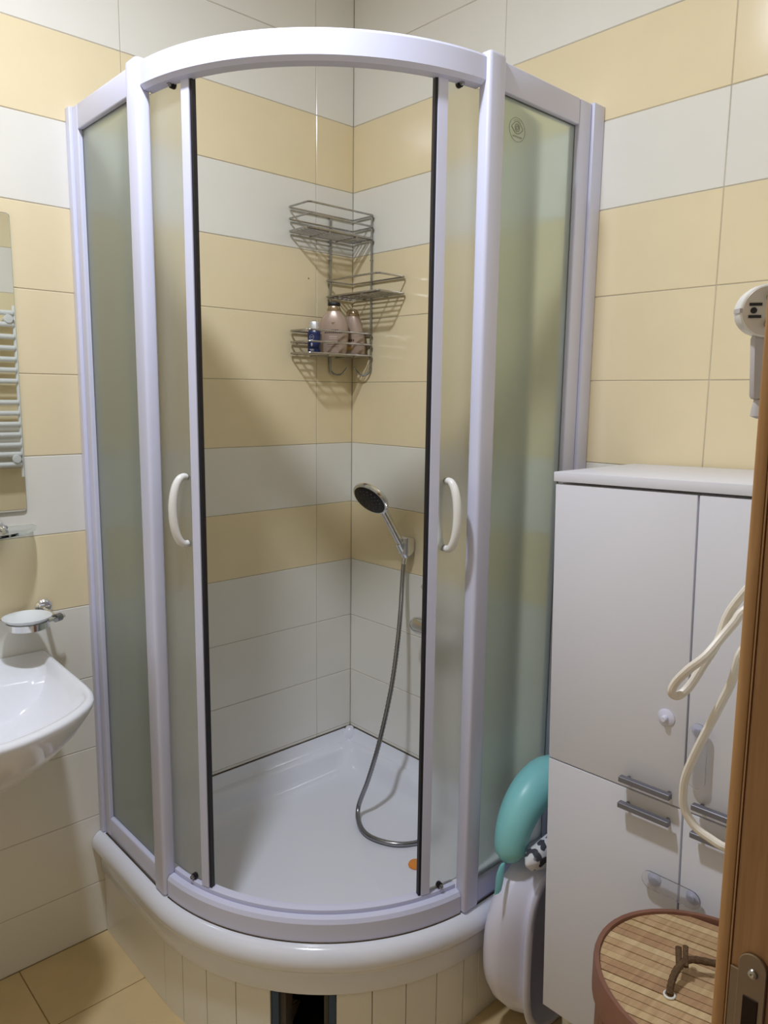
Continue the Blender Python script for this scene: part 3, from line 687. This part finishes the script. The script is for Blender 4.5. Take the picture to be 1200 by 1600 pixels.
wl = [wb_shift(.30, .60, -.20, -.001), wb_shift(.42, .622, -.25, -.001), wb_shift(.60, .668, -.325, -.001), wb_shift(.78, .725, -.405, -.001), wb_shift(.90, .780, -.462, -.001), wb_shift(.965, .822, -.496, -.001), wb_shift(.992, .842, -.510, -.001),
      wb_shift(1.0, .853, -.515, -.001), wb_shift(.994, .8595, -.512, -.002), wb_shift(.975, .862, -.502, -.006), wb_shift(.955, .861, -.493, -.012), wb_shift(.935, .857, -.484, -.03), wb_shift(.915, .850, -.474, -.07),
      wb_shift(.88, .838, -.46, -.105), wb_shift(.83, .810, -.44, -.125), wb_shift(.74, .775, -.41, -.14), wb_shift(.55, .745, -.36, -.17), wb_shift(.30, .732, -.31, -.22)]
MB().loops(wl).build('basin_body', 'ceramic', wb, auto=70)
MB().lathe([(0, 0), (.022, 0), (.022, .003), (.016, .004), (0, .003)], 24, (0, -.265, .7325)).build('drain', 'chrome', wb)

# ------------------------------------------------------------------ mirror, glass shelf, soap dish
mi = thing('wall_mirror', 'frameless rectangular mirror on the left tiled wall reflecting the towel radiator', 'mirror', (-1.31, 0, 1.224))
def rrect(hw, h, r, y, n=6):
    P = []
    for (cx, cz, s) in ((hw-r, h-r, 0), (-hw+r, h-r, 1), (-hw+r, r, 2), (hw-r, r, 3)):
        for k in range(n+1):
            t = PI/2*(s+k/n); P.append((cx+r*math.cos(t), y, cz+r*math.sin(t)))
    return P
MB().loops([rrect(.258, .70, .008, -.0005), rrect(.258, .70, .008, -.0040)]).build('mirror_back', 'mirror_back', mi)
MB().loops([rrect(.2585, .70, .008, -.0041), rrect(.2585, .70, .008, -.0058), rrect(.2570, .6985, .008, -.0065)]).build('mirror_glass', 'mirror', mi, auto=3)
gs = thing('glass_shelf', 'clear glass shelf with chrome bracket under the mirror', 'shelf', (-1.31, 0, 1.187))
def shelf_loop(z, k=1.0):
    P = [(.268*k, -.010)]
    for i in range(13):
        t = i/12; P.append((.268*k*math.cos(t*PI/2)**.55 if i < 12 else 0, -.03-.115*k*math.sin(t*PI/2)**1.2))
    R = [(a, b, z) for a, b in P]; Lf = [(-a, b, z) for a, b in P[:-1]]
    return R+Lf[::-1]
MB().loops([shelf_loop(-.003), shelf_loop(.003)]).build('shelf_pane', 'clear_glass', gs, auto=30)
for sx in (-1, 1):
    MB().lathe([(0, 0), (.018, 0), (.018, .006), (.010, .012), (.010, .03), (0, .03)], 24, (sx*.185, -.0004, .002), (0, -1, 0)).build('bracket', 'chrome', gs)
    MB().box(sx*.185-.014, sx*.185+.014, -.058, -.026, -.014, -.0035, .003, 2).build('clamp', 'chrome', gs)
    MB().box(sx*.185-.013, sx*.185+.013, -.056, -.024, .0035, .012, .003, 2).build('clamp', 'chrome', gs)
    MB().lathe([(0, 0), (.006, 0), (.007, .006), (.004, .012), (0, .012)], 16, (sx*.185, -.056, .006), (0, -1, 0)).build('screw_knob', 'chrome', gs)
sd = thing('soap_dish', 'frosted glass soap dish in a chrome ring holder above the washbasin', 'soap dish', (-1.088, -.075, .962))
MB().lathe([(.045, -.013), (.048, -.013), (.048, .003), (.045, .003), (.045, -.013)], 40).build('ring_holder', 'chrome', sd)
MB().lathe([(0, -.010), (.028, -.008), (.043, .002), (.053, .0115), (.056, .0150), (.054, .016), (.042, .006), (.026, -.004), (0, -.006)], 40).build('dish', 'frost_pl', sd)
MB().tube([(.048, .0, -.005), (.092, .016, -.004)], .0052, 12).build('arm', 'chrome', sd)
MB().lathe([(0, 0), (.010, 0), (.010, .018), (0, .018)], 20, (.066, .004, -.004), (.9, .45, 0)).build('arm_collar', 'chrome_dark', sd)
MB().tube([(.070, .006, -.004), (.066, .03, .002), (.062, .073, .008)], .006, 12).build('wall_arm', 'chrome', sd)
MB().lathe([(0, 0), (.020, 0), (.021, .005), (.016, .009), (0, .009)], 28, (.062, .0746, .010), (0, -1, 0)).build('rosette', 'chrome', sd)

# ------------------------------------------------------------------ towel radiator on the front wall, plug and cable
RX0, RX1, RY = -1.165, -.505, -1.7818
rad = thing('towel_radiator', 'white ladder towel radiator on the front wall, seen in the mirror', 'radiator', (RX0, YF, 1.12))
for x in (0, RX1-RX0):
    MB().tube([(x, RY-YF, 0), (x, RY-YF, .775)], .013, 16).build('collector', 'radiator', rad)
bz = [1.862, 1.811, 1.757, 1.707, 1.657, 1.609, 1.559, 1.463, 1.414, 1.364, 1.316, 1.269, 1.226, 1.179]
bar_me = None
for z in bz:
    if bar_me is None:
        o = MB().tube([(.012, 0, 0), (RX1-RX0-.012, 0, 0)], .0115, 14).build('bar', 'radiator', rad); bar_me = o.data
    else: o = link('bar', bar_me, rad)
    o.location = (0, RY-YF+.006, z-1.12)
for x in (.045, RX1-RX0-.035):
    for z in (1.835, 1.205):
        MB().tube([(x, .0006, z-1.12), (x, RY-YF+.02, z-1.12)], .009, 14).build('wall_bracket', 'radiator', rad)
        MB().lathe([(0, 0), (.019, 0), (.020, .004), (.018, .012), (0, .014)], 24, (x, RY-YF+.012, z-1.12), (0, 1, 0)).build('bracket_cap', 'radiator', rad)
pw = thing('power_plug', 'white round electric plug and cream cable hanging at the radiator by the door', 'plug')
pc = Vector((-1.080, -1.7318, 1.5785)); pn = Vector((-.80, -.60, -.05)).normalized()
head = MB().lathe([(0, -.030), (.012, -.029), (.0175, -.022), (.0185, -.012), (.0185, -.001), (.0175, 0), (0, 0)], 36, pc, pn).build('plug_head', 'white_pl', pw, auto=30)
hx = Vector((0, 0, 1)).cross(pn).normalized()*-1
if hx.dot(RIGHT) > 0: hx = -hx       # points to the image left
pu = hx.cross(pn); pu = pu if pu.z > 0 else -pu
MB().lathe([(0, 0), (.0172, 0), (.0168, .0006), (0, .0006)], 36, pc, pn).build('plug_face', 'plug_face', head)
def obox(c, a, b, d, ha, hb, hd):
    mb = MB(); vs = [c+a*(sa*ha)+b*(sb*hb)+d*(sd_*hd) for sa in (-1, 1) for sb in (-1, 1) for sd_ in (-1, 1)]
    mb.add(vs, [(0, 1, 3, 2), (4, 6, 7, 5), (0, 4, 5, 1), (2, 3, 7, 6), (0, 2, 6, 4), (1, 5, 7, 3)]); return mb
obox(pc+hx*.0088+pn*.0007+pu*.0042, hx, pu, pn, .0042, .0010, .0006).build('earth_slot', 'black', head)
obox(pc+hx*.0088+pn*.0007-pu*.0042, hx, pu, pn, .0042, .0010, .0006).build('earth_slot', 'black', head)
MB().lathe([(0, 0), (.0022, 0), (.0022, .0006), (0, .0006)], 14, pc+hx*.0098+pn*.0006, pn).build('earth_hole', 'black', head)
obox(pc+hx*.0170-pn*.008, hx, pu, pn, .0020, .0016, .0082).build('earth_clip', 'plug_grey', head)
for sgn in (1, -1):
    MB().lathe([(0, 0), (.0028, 0), (.0024, .016), (.0010, .018), (0, .018)], 14, pc-hx*.0005+pu*(.0092*sgn)+pn*.0003, pn).build('pin', 'steel', head)
q0 = pc-pu*.019-pn*.010
bd = MB(); bd.box(-.0085, .0085, -.006, .006, -.044, .003, .003, 2)
bo = bd.build('plug_neck', 'plug_grey', head)
bo.location = q0+hx*(-.002); bo.rotation_euler = (0, .06, math.atan2(hx.y, hx.x))
MB().lathe([(.006, -.044), (.0075, -.050), (.0085, -.056), (.004, -.058), (0, -.058)], 16).build('strain_relief', 'plug_grey', bo)
cbl = [(-1.078, -1.7445, 1.502), (-1.066, -1.750, 1.46), (-1.06, -1.752, 1.415), (-1.072, -1.740, 1.388), (-1.082, -1.724, 1.357), (-1.089, -1.72, 1.334), (-1.099, -1.715, 1.317), (-1.108, -1.709, 1.299), (-1.116, -1.704, 1.292), (-1.12, -1.701, 1.295), (-1.119, -1.703, 1.303), (-1.118, -1.712, 1.316), (-1.112, -1.721, 1.327), (-1.098, -1.726, 1.340), (-1.090, -1.731, 1.351), (-1.084, -1.735, 1.360),
       (-1.072, -1.750, 1.372), (-1.075, -1.757, 1.358), (-1.09, -1.752, 1.344), (-1.1, -1.742, 1.334), (-1.1, -1.737, 1.31), (-1.1, -1.73, 1.289), (-1.1, -1.722, 1.267), (-1.1, -1.714, 1.244), (-1.1, -1.708, 1.223), (-1.1, -1.707, 1.208), (-1.1, -1.709, 1.195), (-1.1, -1.719, 1.184), (-1.1, -1.731, 1.18), (-1.1, -1.742, 1.178), (-1.095, -1.752, 1.178), (-1.085, -1.759, 1.180)]
MB().tube(smoothpath(cbl, 4), .0033, 10).build('cable', 'cable', pw)

# ------------------------------------------------------------------ wooden door frame at the right edge of the view
df = struct(MB().box(-1.270, DX1, -1.97, -1.8152, 0, DH, .0005, 1).build('door_1', 'wood_frame'))
MB().box(-1.2715, -1.200, -1.8142, -1.8078, 0, DH+.06, .0010, 2).build('casing', 'wood_edge', df)
MB().box(-1.2708, -1.268, -1.8151, -1.8143, 0, DH).build('edge_highlight', 'painted_highlight', df)  # thin pale strip standing in for the highlight along the bevel
MB().box(DX0, DX0+.035, -1.97, -1.8145, 0, DH, .001, 1).build('jamb', 'wood_frame', df)
MB().box(DX0-.06, DX0+.0365, -1.8135, -1.8035, 0, DH+.06, .0015, 2).build('casing', 'wood_edge', df)
MB().box(DX0+.0355, -1.2705, -1.97, -1.8145, DH-.035, DH, .001, 1).build('head_jamb', 'wood_frame', df)
MB().box(DX0+.037, -1.272, -1.8135, -1.8035, DH-.0365, DH+.06, .0015, 2).build('casing', 'wood_edge', df)
# strike plate: rounded top, lip towards the room, latch hole, screw
def plate_loop(x, inset=0):
    y0, y1, zt, zb = -1.8197-inset, -1.8340+inset, 1.231-inset, 1.02+inset
    r = abs(y1-y0)/2; cyy = (y0+y1)/2; P = []
    for k in range(17):
        t = PI*k/16; P.append((x, cyy+r*math.cos(t), zt-r+r*math.sin(t)))
    for k in range(17):
        t = PI+PI*k/16; P.append((x, cyy+r*math.cos(t), zb+r+r*math.sin(t)))
    return P
sp = MB().loops([plate_loop(-1.2701), plate_loop(-1.2716), plate_loop(-1.2719, .0005)]).build('strike_plate', 'brass', df, auto=30)
MB().box(-1.2716, -1.2701, -1.8225, -1.8156, 1.05, 1.219, .0005, 1).build('plate_lip', 'brass', sp)
MB().box(-1.2724, -1.2715, -1.8310, -1.8232, 1.10, 1.2065, .0003, 1).build('latch_hole', 'dark_hole', sp)
MB().lathe([(0, 0), (.0026, 0), (.0022, .0010), (.0009, .0013), (0, .0008)], 18, (-1.2719, -1.8272, 1.2205), (-1, 0, 0)).build('screw', 'steel', sp)

LEAN = Matrix.Rotation(-.0095, 4, 'X'); PV = Matrix.Translation((0, -1.81, 1.2))
df.matrix_world = PV @ LEAN @ PV.inverted()
